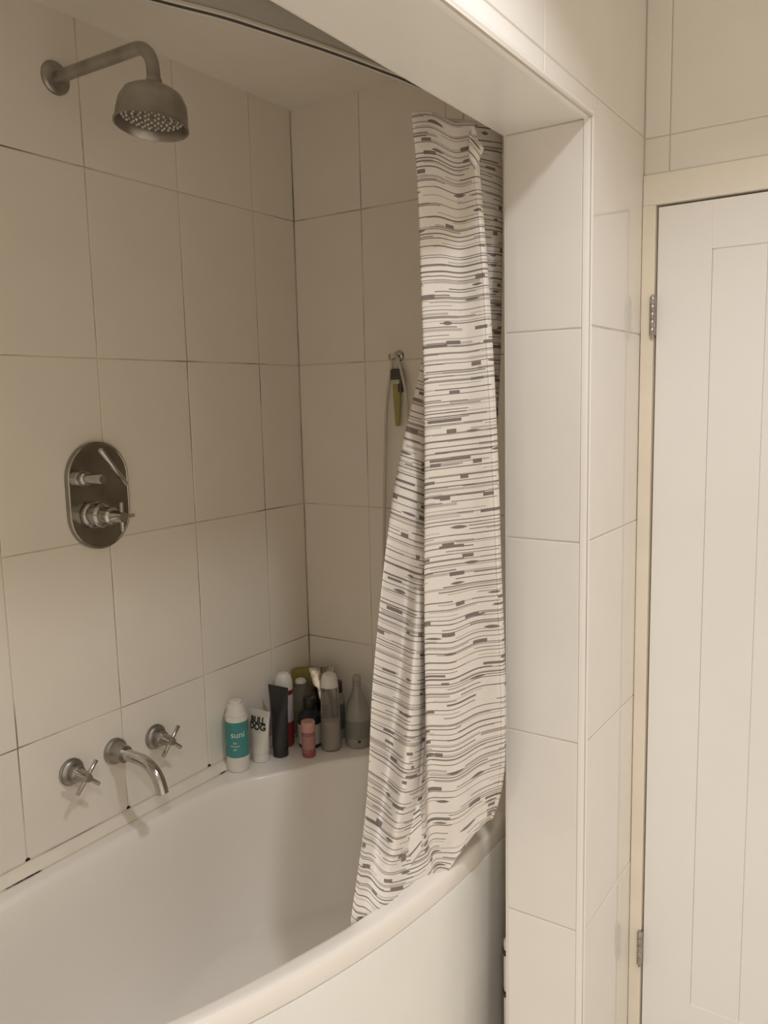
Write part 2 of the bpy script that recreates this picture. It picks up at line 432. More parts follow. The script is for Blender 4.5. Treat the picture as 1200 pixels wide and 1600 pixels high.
# mould spots where the joints meet the strip
M['mould'] = mat('black_mould', (0.012, 0.010, 0.008), 0.9)
for y in (-.952, -.691, -.429):
    sp_ = lathe_mesh([(0, .0012), (.0035, .001), (.006, 0)], 9, sx=1.0, sy=.7, frame=axis_frame((.0005, y, RIM + .025), (1, 0, 0.2)))
    link('mould_spot', sp_, M['mould'], wl)

# ------------------------------------------------------------------ shower head and arm
sh = tag(empty('overhead_shower', (0, -.748, .561 + Z0)), 'dulled chrome bell shower head on a bent wall arm above the bath', 'shower')
def sub(name, me, mat_, parent, base):
    me.transform(Matrix.Translation(-Vector(base))); return link(name, me, mat_, parent)
SB = Vector((0, -.748, .561 + Z0))
sub('wall_flange', lathe_mesh([(0, .010), (.012, .010), (.022, .009), (.030, .006), (.033, .0025), (.033, 0)], 40, frame=axis_frame(SB, (1, 0, 0))), M['chrome_dull'], sh, SB)
arm_pts = [SB + Vector((.002, 0, 0)), SB + Vector((.10, 0, -.001)), SB + Vector((.246, 0, -.003))]
for k in range(1, 10):
    a = math.radians(88) * k / 9
    arm_pts.append(SB + Vector((.246 + .045 * math.sin(a), 0, -.003 - .045 * (1 - math.cos(a)))))
arm_pts.append(SB + Vector((.2925, 0, -.078)))
sub('arm', tube_mesh(arm_pts, .0125, 20), M['chrome_dull'], sh, SB)
HT = SB + Vector((.293, 0, -.066)); hd = Vector((-.025, -.14, -1)).normalized()
fr = axis_frame(HT, hd)
sub('bell', sharp(lathe_mesh([(.0135, 0), (.015, .004), (.014, .010), (.018, .015), (.040, .021), (.054, .030), (.0625, .046), (.0655, .064), (.067, .082), (.0690, .085), (.0690, .088), (.066, .0885), (.063, .084), (.061, .070)], 56, frame=fr), 60), M['chrome_dull'], sh, SB)
fp = sub('spray_plate', lathe_mesh([(0, .070), (.0605, .070), (.0625, .072)], 48, frame=fr), mat('limescaled_plate', (0.22, 0.20, 0.175), 0.6, .6, var=.5, scale=160, bump=.5, bscale=200), sh, SB)
bm = bmesh.new()
for rr, cnt in ((.012, 6), (.024, 12), (.036, 18), (.047, 24), (.055, 28)):
    for k in range(cnt):
        a = 2 * math.pi * k / cnt
        m4 = Matrix.Translation((rr * math.cos(a), rr * math.sin(a), .0715))
        bmesh.ops.create_cone(bm, cap_ends=True, segments=6, radius1=.0026, radius2=.0018, depth=.003, matrix=m4)
bmesh.ops.transform(bm, matrix=fr, verts=bm.verts[:])
nz = sub('nozzles', mesh_from(bm), mat('limescale', (0.62, 0.57, 0.49), 0.7, var=.45, scale=90), sh, SB); nz['kind'] = 'stuff'

# ------------------------------------------------------------------ shower valve
VB = Vector((0, -.717, -.300 + Z0))
va = tag(empty('shower_valve', VB), 'oblong chrome shower mixer plate with a lever and a cross handle', 'shower valve')
bm = bmesh.new()
hw, hh = .080, .119
pr_ = []
for k in range(25): a = math.pi * k / 24; pr_.append((hw * math.cos(a), hh - hw + hw * math.sin(a)))
for k in range(25): a = math.pi + math.pi * k / 24; pr_.append((hw * math.cos(a), -(hh - hw) + hw * math.sin(a)))
def plate_ring(x, ins):
    out = []
    for y, z in pr_:
        c = Vector((0, max(-(hh - hw), min(hh - hw, z)))); d = Vector((y, z)) - c; d = d * ((hw - ins) / hw); out.append(bm.verts.new((x, c.x + d.x, c.y + d.y)))
    return out
L_ = [plate_ring(.0003, 0), plate_ring(.008, 0), plate_ring(.0105, .0012), plate_ring(.0115, .004), plate_ring(.0105, .0055), plate_ring(.0105, .03)]
for a, b in zip(L_, L_[1:]):
    for i in range(50): bm.faces.new((a[i], a[(i + 1) % 50], b[(i + 1) % 50], b[i]))
bm.faces.new(L_[-1]); bm.faces.new(L_[0])
M['plate'] = mat('smeared_chrome_plate', (0.34, 0.325, 0.29), 0.17, 1.0, var=.18, scale=16)
link('backplate', sharp(mesh_from(bm, True), 30), M['plate'], va)
yU, zU = -.768 + .717, -.2575 + .300
up = link('diverter_spindle', sharp(lathe_mesh([(.017, 0), (.017, .010), (.0135, .011), (.0135, .020), (.015, .021), (.015, .026), (.0105, .028), (.0105, .078), (.009, .081), (0, .081)], 28, frame=axis_frame((.010, yU, zU), (1, 0, 0))), 30), M['chrome'], va)
a = hit(156, 702, 0, .088) - VB; b = hit(198, 757, 0, .088) - VB
link('lever', rod_mesh(a, b, .0054, 16), M['chrome'], up)
yL, zL = -.736 + .717, -.340 + .300
lo = link('mixer_spindle', sharp(lathe_mesh([(.030, 0), (.030, .004), (.024, .006), (.024, .016), (.0265, .017), (.0265, .030), (.025, .032), (.019, .034), (.019, .062), (.014, .066), (.011, .100), (0, .100)], 32, frame=axis_frame((.010, yL, zL), (1, 0, 0))), 30), M['chrome'], va)
c = Vector((.104, yL, zL))
link('cross_bar', rod_mesh(c + Vector((0, 0, -.032)), c + Vector((0, 0, .032)), .0042, 14), M['chrome'], lo)
link('cross_bar', rod_mesh(c + Vector((0, -.032, 0)), c + Vector((0, .032, 0)), .0042, 14), M['chrome'], lo)

# ------------------------------------------------------------------ taps and spout
def cross_tap(y, z, label, ang):
    B = Vector((0, y, z)); t = tag(empty('wall_tap', B), label, 'tap', 'cross handle taps beside the bath spout')
    link('flange', sharp(lathe_mesh([(0, .014), (.019, .014), (.024, .012), (.0275, .009), (.0275, .006), (.030, .005), (.030, .0003)], 36, frame=axis_frame((0, 0, 0), (1, 0, 0))), 30), M['chrome_dull'], t)
    st = link('spindle', sharp(lathe_mesh([(.0175, .013), (.0175, .030), (.0145, .032), (.013, .046), (.010, .060), (.008, .066), (0, .066)], 28, frame=axis_frame((0, 0, 0), (1, 0, 0))), 30), M['chrome_dull'], t)
    cc = Vector((.056, 0, 0))
    for k in range(2):
        d = Vector((0, math.cos(ang + k * math.pi / 2), math.sin(ang + k * math.pi / 2))) * .040
        link('cross_bar', rod_mesh(cc - d, cc + d, .0048, 14), M['chrome'], st)
    return t
cross_tap(-.835, -.897 + Z0, 'chrome cross-handle wall tap left of the spout', math.radians(48))
cross_tap(-.600, -.902 + Z0, 'chrome cross-handle wall tap right of the spout', math.radians(48))
PB_ = Vector((0, -.719, -.893 + Z0))
spt = tag(empty('bath_spout', PB_), 'curved chrome bath spout on the wall between two cross taps', 'spout')
link('flange', sharp(lathe_mesh([(0, .014), (.020, .014), (.027, .012), (.030, .008), (.030, .0003)], 36, frame=axis_frame((0, 0, 0), (1, 0, 0))), 30), M['chrome_dull'], spt)
link('socket', sharp(lathe_mesh([(.025, .012), (.021, .020), (.0195, .034), (.0195, .040), (0, .040)], 30, frame=axis_frame((0, 0, 0), (1, 0, 0))), 30), M['chrome_dull'], spt)
sp_pts = [(.034, 0, 0), (.075, 0, 0), (.100, 0, -.002), (.122, 0, -.009), (.140, 0, -.023), (.151, 0, -.042), (.158, 0, -.064)]
link('spout_pipe', tube_mesh(smooth_path(sp_pts, 4), .0135, 22), M['chrome'], spt)

# ------------------------------------------------------------------ curved curtain rail
RZ = 0.452 + Z0
rp = smooth_path([(.30, -1.735, 0), (.42, -1.50, 0), (.52, -1.24, 0), (.601, -1.02, 0), (.637, -.932, 0), (.656, -.869, 0), (.691, -.737, 0), (.716, -.616, 0), (.727, -.554, 0), (.742, -.40, 0), (.748, -.2, 0), (.748, -.003, 0)], 6)
rl = tag(empty('curtain_rail', (.74, -.55, RZ)), 'curved grey curtain rail bending below the alcove ceiling', 'curtain rail')
def sweep_rect(path, hw_, z0, z1):
    bm = bmesh.new(); R2 = []
    for i, p in enumerate(path):
        t = (path[min(i + 1, len(path) - 1)] - path[max(i - 1, 0)]).normalized(); n = Vector((t.y, -t.x, 0))
        R2.append([bm.verts.new(p + n * a + Vector((0, 0, z))) for a, z in ((hw_, z0), (hw_, z1), (-hw_, z1), (-hw_, z0))])
    for a, b in zip(R2, R2[1:]):
        for k in range(4): bm.faces.new((a[k], a[(k + 1) % 4], b[(k + 1) % 4], b[k]))
    bm.faces.new(R2[0]); bm.faces.new(R2[-1][::-1])
    bmesh.ops.translate(bm, verts=bm.verts[:], vec=(-.74, .55, -RZ))
    return sharp(mesh_from(bm, True), 40)
link('rail_face', sweep_rect(rp, .006, RZ + .003, RZ + .043), M['railm'], rl)
link('track_lip', sweep_rect(rp, .0085, RZ - .001, RZ + .003), mat('rail_lip', (.62, .58, .51), .35), rl)
link('runner_slot', sweep_rect(rp, .003, RZ - .0022, RZ - .001), M['dark'], rl)

# ------------------------------------------------------------------ shower curtain
m = bpy.data.materials.new('dashed_curtain_print'); m.use_nodes = True; t = NT(m); M['cloth'] = m
uvn = t.node('ShaderNodeUVMap', uv_map='UVMap'); sep = t.node('ShaderNodeSeparateXYZ'); t.lk(uvn.outputs[0], sep.inputs[0])
U, V = sep.outputs[0], sep.outputs[1]
def layer(period, thick, cell, prob, seed, block=None, lens=False, thickvar=0.5):
    vv = t.math('ADD', t.math('DIVIDE', V, period), seed * 7.31)
    row = t.math('FLOOR', vv); fr_ = t.math('SUBTRACT', vv, row)
    jit = t.math('MULTIPLY', t.math('SUBTRACT', t.white(row, seed + .37), .5), .5)
    dist = t.math('ABSOLUTE', t.math('SUBTRACT', t.math('SUBTRACT', fr_, .5), jit))
    uu = t.math('ADD', t.math('DIVIDE', U, cell), t.math('MULTIPLY', t.white(row, seed + .11), 13.0))
    ci = t.math('FLOOR', uu); cf = t.math('SUBTRACT', uu, ci)
    key = t.math('ADD', t.math('MULTIPLY', ci, 3.17), seed)
    on = t.math('LESS_THAN', t.white(row, key), prob)
    half = t.math('MULTIPLY', t.math('ADD', t.math('MULTIPLY', t.white(row, t.math('ADD', key, .71)), thickvar), 1 - thickvar / 2), thick / 2 / period)
    cu = t.math('ABSOLUTE', t.math('SUBTRACT', cf, .5))
    if block:
        wid = t.math('ADD', t.math('MULTIPLY', t.white(row, t.math('ADD', key, .43)), block[1] - block[0]), block[0])
        on = t.math('MULTIPLY', on, t.math('LESS_THAN', cu, t.math('MULTIPLY', wid, .5 / cell)))
        if lens:
            q = t.math('DIVIDE', cu, t.math('MULTIPLY', wid, .5 / cell))
            half = t.math('MULTIPLY', half, t.math('MAXIMUM', t.math('SUBTRACT', 1.0, t.math('MULTIPLY', q, q)), 0.05))
    return t.math('MULTIPLY', on, t.math('LESS_THAN', dist, half))
mx = lambda *a: a[0] if len(a) == 1 else t.math('MAXIMUM', a[0], mx(*a[1:]))
dark_l = mx(layer(.0108, .0019, .12, .60, 1.0), layer(.0165, .0016, .09, .52, 2.0), layer(.031, .0066, .085, .50, 3.0, (.014, .030)), layer(.035, .0062, .11, .5, 4.0, (.022, .040), True), layer(.061, .0050, .14, .5, 5.0, (.04, .085)))
pale_l = mx(layer(.027, .0046, .10, .42, 6.0), layer(.014, .0020, .09, .45, 7.0))
fw = t.noise(400, 2); base = t.ramp(fw, [(.3, (.75, .71, .665)), (.7, (.80, .765, .72))])
c1 = t.mix(t.math('MULTIPLY', pale_l, .75), base, (.42, .375, .35))
c2 = t.mix(t.math('MULTIPLY', dark_l, .92), c1, (.165, .135, .125))
t.lk(c2, t.b.inputs['Base Color']); t.b.inputs['Roughness'].default_value = .7
t.b.inputs['Specular IOR Level'].default_value = .25
#           fold-left v, (u, v, dh) for c0..c12
def row(c0, c1, c2, c3, c4, c5, c6, c7, c8, c9, c10, c11, c12): return [c0, c1, c2, c3, c4, c5, c6, c7, c8, c9, c10, c11, c12]
ROWS = [
 row((742,196,1.575),(735,192,1.565),(708,190,1.590),(672,174,1.585),(643,177,1.555),(668,182,1.63),(700,186,1.65),(690,184,1.67),(675,183,1.68),(672,182,1.70),(715,186,1.66),(783,196,1.70),(735,196,1.78)),
 row((747,222,1.580),(738,220,1.562),(709,224,1.592),(675,208,1.582),(646,210,1.553),(668,214,1.63),(700,218,1.65),(690,216,1.67),(675,214,1.68),(672,212,1.70),(720,224,1.67),(784,234,1.70),(735,240,1.78)),
 row((749,262,1.580),(740,261,1.560),(712,266,1.590),(678,252,1.580),(650,254,1.553),(670,260,1.63),(702,264,1.65),(690,262,1.67),(678,260,1.68),(674,258,1.70),(730,266,1.66),(785,286,1.70),(735,296,1.78)),
 row((756,344,1.575),(747,343,1.558),(716,350,1.584),(684,342,1.575),(655,345,1.553),(672,350,1.62),(704,354,1.65),(692,350,1.66),(680,346,1.67),(674,342,1.69),(730,352,1.66),(785,362,1.69),(740,380,1.78)),
 row((763,436,1.572),(754,436,1.556),(722,442,1.575),(690,440,1.568),(658,443,1.553),(674,450,1.61),(706,455,1.64),(692,450,1.65),(680,446,1.66),(670,440,1.68),(720,448,1.68),(784,452,1.70),(742,470,1.78)),
 row((770,549,1.570),(760,550,1.553),(728,555,1.564),(695,557,1.562),(662,561,1.552),(676,568,1.60),(704,574,1.63),(690,568,1.630),(676,562,1.64),(661,556,1.65),(700,560,1.70),(781,558,1.70),(746,575,1.77)),
 row((776,667,1.568),(766,669,1.551),(733,673,1.560),(699,677,1.558),(664,682,1.551),(678,690,1.59),(698,694,1.625),(684,690,1.625),(662,682,1.600),(634,672,1.620),(670,676,1.70),(774,672,1.70),(748,686,1.76)),
 row((780,781,1.567),(771,783,1.550),(736,788,1.560),(700,792,1.560),(664,798,1.551),(678,808,1.59),(692,814,1.625),(670,810,1.610),(640,800,1.575),(612,788,1.590),(650,792,1.68),(766,784,1.69),(748,796,1.74)),
 row((783,882,1.568),(775,884,1.551),(738,889,1.563),(702,894,1.564),(664,901,1.552),(674,910,1.58),(684,918,1.625),(656,917,1.575),(635,909,1.615),(599,894,1.552),(636,896,1.66),(760,884,1.68),(748,896,1.73)),
 row((787,978,1.570),(779,981,1.553),(744,985,1.567),(706,1000,1.572),(666,1002,1.553),(668,1010,1.575),(672,1016,1.620),(648,1018,1.552),(628,1010,1.606),(589,992,1.530),(624,996,1.64),(756,984,1.67),(746,996,1.72)),
 row((790,1075,1.573),(782,1078,1.556),(748,1084,1.572),(709,1101,1.580),(669,1103,1.555),(666,1110,1.578),(664,1116,1.612),(641,1120,1.534),(617,1108,1.592),(581,1093,1.508),(612,1096,1.62),(752,1084,1.66),(744,1096,1.71)),
 row((790,1166,1.576),(783,1169,1.560),(750,1180,1.576),(711,1204,1.586),(672,1204,1.557),(664,1214,1.578),(655,1220,1.598),(631,1226,1.518),(605,1206,1.574),(577,1187,1.492),(606,1196,1.60),(748,1160,1.65),(742,1166,1.70)),
 row((786,1218,1.582),(779,1222,1.570),(748,1236,1.580),(713,1276,1.592),(675,1282,1.560),(663,1298,1.572),(645,1300,1.580),(618,1312,1.502),(591,1290,1.545),(571,1272,1.470),(600,1282,1.57),(740,1190,1.63),(738,1196,1.68)),
 row((778,1256,1.588),(770,1262,1.578),(744,1282,1.588),(714,1328,1.594),(681,1338,1.568),(668,1354,1.566),(640,1346,1.560),(608,1366,1.490),(582,1350,1.495),(563,1336,1.445),(594,1342,1.54),(735,1210,1.62),(734,1216,1.66)),
 row((769,1280,1.590),(760,1284,1.584),(736,1310,1.590),(712,1344,1.588),(689,1372,1.577),(671,1372,1.568),(648,1374,1.545),(606,1410,1.472),(572,1424,1.445),(548,1438,1.428),(584,1430,1.52),(730,1230,1.62),(730,1236,1.65)),
]
NR, NCc = len(ROWS), 13
GRID = [[at(*c) for c in r] for r in ROWS]
# the inner part of the curtain hangs on down inside the tub
NU, NV = 12 * 14, (NR - 1) * 11
def surf(a, b):
    """a across 0..12, b down 0..NR-1"""
    i0 = int(b)
    col = [catmull(GRID[max(0, min(NR - 1, k))], a) for k in (i0 - 1, i0, i0 + 1, i0 + 2)]
    f = b - i0; p0, p1, p2, p3 = col
    return 0.5 * (2 * p1 + (p2 - p0) * f + (2 * p0 - 5 * p1 + 4 * p2 - p3) * f * f + (3 * p1 - p0 - 3 * p2 + p3) * f ** 3)
def wrinkle(p, a, b):
    s = mnoise.noise(Vector((p.x * 14 + 3, p.y * 14, p.z * 5))) * .0022 + mnoise.noise(Vector((p.x * 40, p.y * 40, p.z * 16 + 7))) * .0008
    k = max(0, (b - 9) / 5); s += mnoise.noise(Vector((p.x * 22, p.y * 22, p.z * 22 + 2))) * .0035 * k
    return p - WH * s
P = [[wrinkle(surf(12 * i / NU, min((NR - 1) * j / NV, NR - 1.0001)), 12 * i / NU, (NR - 1) * j / NV) for i in range(NU + 1)] for j in range(NV + 1)]
# cloth lengths for the print
jm = NV // 2
ul = [0.0]
for i in range(NU): ul.append(ul[-1] + max((P[j_][i + 1] - P[j_][i]).length for j_ in ((jm, int(.8 * NV), int(.88 * NV)) if 60 < i < 110 else (jm,))))
im = int(2.5 * 14)
vl = [0.0]
for j in range(NV): vl.append(vl[-1] + (P[j + 1][im] - P[j][im]).length)
VL = [[0.0] * (NU + 1) for _ in range(NV + 1)]
j_own = int(11 * NV / (NR - 1))
for i in range(NU + 1):
    acc = 0.0
    for j in range(NV):
        own = (P[j + 1][i] - P[j][i]).length
        acc += own if (j >= j_own and i < 10 * 14) else vl[j + 1] - vl[j]
        VL[j + 1][i] = acc
i_hem = 14
def cloth_part(name, ia, ib, parent, base, lift=0.0, extra=0):
    bm = bmesh.new(); uvl = bm.loops.layers.uv.new('UVMap'); G2 = {}; UVs = {}
    nj = NV + 1
    for j in range(nj):
        for i in range(ia, ib + 1):
            v = bm.verts.new(P[j][i] - WH * lift - Vector(base)); G2[j, i] = v; UVs[v] = (ul[i], -VL[j][i])
    last = nj - 1
    if extra:   # hanging tail inside the tub
        for e in range(1, extra + 1):
            for i in range(ia, ib + 1):
                a = 12 * i / NU; wgt = max(0.0, min(1.0, (a - 4.6) / 2.4, (10.2 - a) / .6))
                q = P[NV][i] + Vector((-.05, .02, -.9)) * (.012 * e * wgt) - Vector(base)
                if wgt <= 0: continue
                v = bm.verts.new(q); G2[nj - 1 + e, i] = v; UVs[v] = (ul[i], -VL[NV][i] - .011 * e)
        last = nj - 1 + extra
    for j in range(last):
        for i in range(ia, ib):
            ks = [(j, i), (j, i + 1), (j + 1, i + 1), (j + 1, i)]
            if all(k in G2 for k in ks):
                f = bm.faces.new([G2[k] for k in ks])
                for l in f.loops: l[uvl].uv = UVs[l.vert]
    me = bpy.data.meshes.new(name); bm.to_mesh(me); bm.free()
    for p in me.polygons: p.use_smooth = True
    o = link(name, me, M['cloth'], parent)
    so = o.modifiers.new('thickness', 'SOLIDIFY'); so.thickness = .0009; so.offset = 0
    return o
CB = at(689, 1372, 1.577)
cu = tag(empty('shower_curtain', CB), 'bunched white shower curtain with dashed grey and brown stripes', 'curtain')
cloth_part('fabric', i_hem - 2, NU, cu, CB, 0.0, 10)
cloth_part('hem', 0, i_hem, cu, CB, 0.0012, 0)
bm = bmesh.new(); uvl = bm.loops.layers.uv.new('UVMap'); q4 = [at(733, 204, 1.557), at(756, 232, 1.562), at(733, 252, 1.552), at(742, 266, 1.552)]
NQ = 8; gv = [[None] * (NQ + 1) for _ in range(NQ + 1)]
for j in range(NQ + 1):
    for i in range(NQ + 1):
        a, b = i / NQ, j / NQ
        p = q4[0].lerp(q4[1], a).lerp(q4[2].lerp(q4[3], a), b) - WH * (.006 * math.sin(math.pi * a) * math.sin(math.pi * b)) - CB
        gv[j][i] = bm.verts.new(p)
for j in range(NQ):
    for i in range(NQ):
        f = bm.faces.new((gv[j][i], gv[j][i + 1], gv[j + 1][i + 1], gv[j + 1][i]))
        for l, (jj, ii) in zip(f.loops, ((j, i), (j, i + 1), (j + 1, i + 1), (j + 1, i))): l[uvl].uv = (1.3 + .04 * ii / NQ, .05 * jj / NQ)
me = bpy.data.meshes.new('folded_corner'); bm.to_mesh(me); bm.free()
for p in me.polygons: p.use_smooth = True
fc = link('folded_corner', me, M['cloth'], cu); so = fc.modifiers.new('thickness', 'SOLIDIFY'); so.thickness = .0012
for k, (x, y) in enumerate([(.743, -.38), (.746, -.30), (.748, -.22), (.748, -.12)]):
    mh = tube_mesh([Vector((x, y, RZ - .002)) - CB, Vector((x, y, RZ - .02)) - CB, Vector((x, y + .005, RZ - .035)) - CB, Vector((x, y, RZ - .05)) - CB], .0018, 8)
    link('hook', mh, M['plastic'], cu)

# ------------------------------------------------------------------ hook, cord and razor on the back wall
HB = Vector((.343, 0, .010 + Z0))
hk = tag(empty('wall_hook', HB), 'small chrome suction hook on the joint of the back wall', 'hook')
link('disc', sharp(lathe_mesh([(0, .006), (.008, .0058), (.0135, .003), (.015, .0003)], 28, frame=axis_frame((0, 0, 0), (0, -1, 0))), 40), M['chrome'], hk)
link('prong', tube_mesh(smooth_path([(0, -.004, .002), (-.004, -.016, -.004), (-.012, -.022, -.009), (-.018, -.020, -.004), (-.019, -.018, .004)], 5), .0028, 10), M['chrome'], hk)
KB = HB + Vector((-.014, -.018, 0))
cm = mat('white_cord', (.60, .57, .50), .5)
def wp(u, v, y=-.016): return hit(u, v, 1, y)
cordp = [wp(600, 925), wp(600, 850), wp(601, 750), wp(603, 655), wp(606, 612), wp(611, 578), wp(613, 562), wp(616, 555, -.022), wp(621, 560), wp(627, 580), wp(634, 615), wp(638, 670), wp(641, 760), wp(642, 850), wp(640, 925), wp(630, 965), wp(612, 965), wp(600, 925)]
cd = tag(link('hanging_cord', tube_mesh([p - KB for p in smooth_path(cordp, 6)], .0042, 10, caps=False), cm), 'long white cord loop hanging from the wall hook beside the curtain', 'cord'); cd.location = KB
rb = wp(620, 600, -.012)
rz_ = tag(empty('razor', rb), 'small yellow-handled razor with a dark head hanging below the hook', 'razor')
M['yellow'] = mat('yellow_plastic', (.36, .31, .11), .35)
link('handle', sharp(lathe_mesh([(0, 0), (.007, .002), (.0085, .03), (.011, .07), (.0125, .108), (.010, .118), (0, .119)], 20, 1, .6, frame=Matrix.Translation((0, 0, -.112))), 40), M['yellow'], rz_)
hdm = box_mesh(-.017, .017, -.008, .008, .012, .040, bev=.003); link('razor_head', hdm, mat('dark_plastic', (.07, .062, .05), .4), rz_)
link('collar', box_mesh(-.015, .013, -.009, .008, .000, .012, bev=.003), mat('pale_plastic', (.50, .48, .38), .4), rz_)
link('side_grip', box_mesh(.006, .018, -.007, .007, -.022, .014, bev=.003), bpy.data.materials['dark_plastic'], rz_)

# ------------------------------------------------------------------ pipe by the pillar foot
pp = tag(empty('supply_pipe', (.811, -.325, 0)), 'white pipe with dark collars low down beside the pillar', 'pipe')
link('pipe', rod_mesh((0, 0, .001), (0, 0, .36), .013, 16), M['plastic'], pp)
for z in (.225, .325): link('collar', sharp(lathe_mesh([(.0135, 0), (.017, .001), (.017, .011), (.0135, .012)], 20, frame=Matrix.Translation((0, 0, z))), 30), M['dark'], pp)

# ------------------------------------------------------------------ toiletries on the corner ledge
def text_mesh(s, size, bold=0.0):
    cu_ = bpy.data.curves.new('lettering', 'FONT'); cu_.body = s; cu_.size = size; cu_.align_x = 'CENTER'; cu_.align_y = 'CENTER'
    cu_.resolution_u = 3; cu_.offset = bold
    o = bpy.data.objects.new('lettering', cu_); C.objects.link(o)
    dg = bpy.context.evaluated_depsgraph_get(); dg.update()
    me = bpy.data.meshes.new_from_object(o.evaluated_get(dg)); bpy.data.objects.remove(o); bpy.data.curves.remove(cu_)
    return me
FACE = math.atan2(-.831, .5565)   # horizontal direction from the ledge to the room
def wrap_text(s, size, rfun, z, ang, mat_, parent, xs=1.0, dx=0.0, sy=1.0, sx=1.0):
    me = text_mesh(s, size)
    bm = bmesh.new(); bm.from_mesh(me); bpy.data.meshes.remove(me)
    bmesh.ops.triangulate(bm, faces=bm.faces[:])
    for v in bm.verts:
        zz = z + v.co.y; r = rfun(zz) + .0006; a = ang + (v.co.x * xs + dx) / r
        v.co = Vector((r * sx * math.cos(a), r * sy * math.sin(a), zz))
    me = bpy.data.meshes.new('lettering'); bm.to_mesh(me); bm.free()
    return link('lettering', me, mat_, parent)
def prof_r(prof):
    def f(z):
        for (r0, z0), (r1, z1) in zip(prof, prof[1:]):
            if z0 <= z <= z1 and z1 > z0: return r0 + (r1 - r0) * (z - z0) / (z1 - z0)
        return prof[-1][0]
    return f
def thing(name, label, cat, u, v):
    p = hit(u, v, 2, RIM); o = empty(name, (p.x, p.y, RIM + .0005)); tag(o, label, cat, 'toiletries on the bath corner ledge'); return o
def lat(name, prof, mat_, par, seg=36, sx=1, sy=1, rot=0, ang=35):
    return link(name, sharp(lathe_mesh(prof, seg, sx, sy, frame=Matrix.Rotation(rot, 4, 'Z')), ang), mat_, par)
pl_ = lambda n, c, r=.35, **k: mat(n, c, r, **k)
WHT = pl_('white_bottle_plastic', (.72, .70, .64)); INKW = pl_('pale_ink', (.70, .78, .72), .5); INKB = pl_('black_ink', (.025, .022, .02), .5); INKG = pl_('grey_ink', (.35, .30, .24), .5)
TEAL = pl_('teal_label', (.055, .26, .25), .45)
# 1 white and teal dispenser
o = thing('shower_gel_bottle', 'white bottle with a wide teal label band, leftmost on the ledge', 'bottle', 373, 1201)
p1 = [(0, 0), (.026, 0), (.0285, .003), (.0295, .02), (.0295, .150), (.0285, .153)]
lat('body', p1, WHT, o)
lat('label_band', [(.0297, .042), (.0301, .0425), (.0301, .1375), (.0297, .138)], TEAL, o)
lat('cap', [(.0285, .1535), (.0255, .158), (.0235, .172), (.021, .180), (.0165, .182), (.0165, .188), (.014, .190), (0, .190)], WHT, o)
wrap_text('suni', .024, lambda z: .0301, .105, FACE - .02, INKW, o, dx=.008)
for k, s in enumerate(('the', 'shower', 'gel')): wrap_text(s, .0085, lambda z: .0301, .083 - k * .0085, FACE - .02, INKW, o, dx=.000)
# tubes standing on their caps
def tube(name, label, u, v, r, hcap, htot, wtop, body, capm, rot, crimp=.008, cap_r=None):
    o = thing(name, label, 'tube', u, v); bm = bmesh.new(); seg = 40; R3 = []
    n = 12
    for k in range(n + 1):
        s = k / n; z = hcap + (htot - crimp - hcap) * s
        a = r + (wtop / 2 - r) * s ** 1.3; b = r * (1 - s ** 1.25) + .0012
        R3.append([bm.verts.new((a * math.cos(2 * math.pi * i / seg), b * math.sin(2 * math.pi * i / seg), z)) for i in range(seg)])
    R3.append([bm.verts.new((wtop / 2 * math.cos(2 * math.pi * i / seg), .0012 * math.sin(2 * math.pi * i / seg), htot)) for i in range(seg)])
    for a, b in zip(R3, R3[1:]):
        for i in range(seg): bm.faces.new((a[i], a[(i + 1) % seg], b[(i + 1) % seg], b[i]))
    bm.faces.new(R3[0]); bm.faces.new(R3[-1])
    bmesh.ops.rotate(bm, verts=bm.verts[:], matrix=Matrix.Rotation(rot, 3, 'Z'))
    link('body', sharp(mesh_from(bm, True), 40), body, o)
    cr = cap_r or r * .96
    lat('cap', [(0, 0), (cr - .002, 0), (cr, .002), (cr, hcap - .003), (cr - .001, hcap + .001), (0, hcap + .001)], capm, o)
    return o
def flat_text(o, s, size, z, y0, y1, zlo, zhi, r, rot, mat_, dx=0.0, xs=1.0, wtop=.06, hcap=.02, htot=.1, crimp=.008):
    """lettering laid on the tube's rounded front"""
    me = text_mesh(s, size, .0011 if size > .02 else 0); bm = bmesh.new(); bm.from_mesh(me); bpy.data.meshes.remove(me); bmesh.ops.triangulate(bm, faces=bm.faces[:])
    for v in bm.verts:
        x = v.co.x * xs + dx; zz = z + v.co.y; q = max(0, min(1, (zz - hcap) / (htot - crimp - hcap)))
        a = r + (wtop / 2 - r) * q ** 1.3; b = r * (1 - q ** 1.25) + .0012
        yy = -b * math.sqrt(max(0.0, 1 - (x / a) ** 2)) - .0009
        v.co = Vector((x, yy, zz))
    bmesh.ops.rotate(bm, verts=bm.verts[:], matrix=Matrix.Rotation(rot, 3, 'Z'))
    me = bpy.data.meshes.new('lettering'); bm.to_mesh(me); bm.free(); link('lettering', me, mat_, o)
rotF = FACE + math.pi / 2
o = tube('face_wash_tube', 'white squeeze tube with bold black lettering standing on its cap', 408, 1187, .024, .024, .142, .074, pl_('cream_tube', (.70, .67, .60)), WHT, rotF - .55)
kw = dict(y0=0, y1=0, zlo=0, zhi=0, r=.024, rot=rotF - .55, wtop=.074, hcap=.024, htot=.142)
flat_text(o, 'BULL', .0235, .114, mat_=INKB, xs=.92, **kw); flat_text(o, 'DOG', .0235, .097, mat_=INKB, xs=1.0, **kw)
flat_text(o, '\u2014\u2014\u2014', .005, .084, mat_=INKG, dx=.006, **kw)
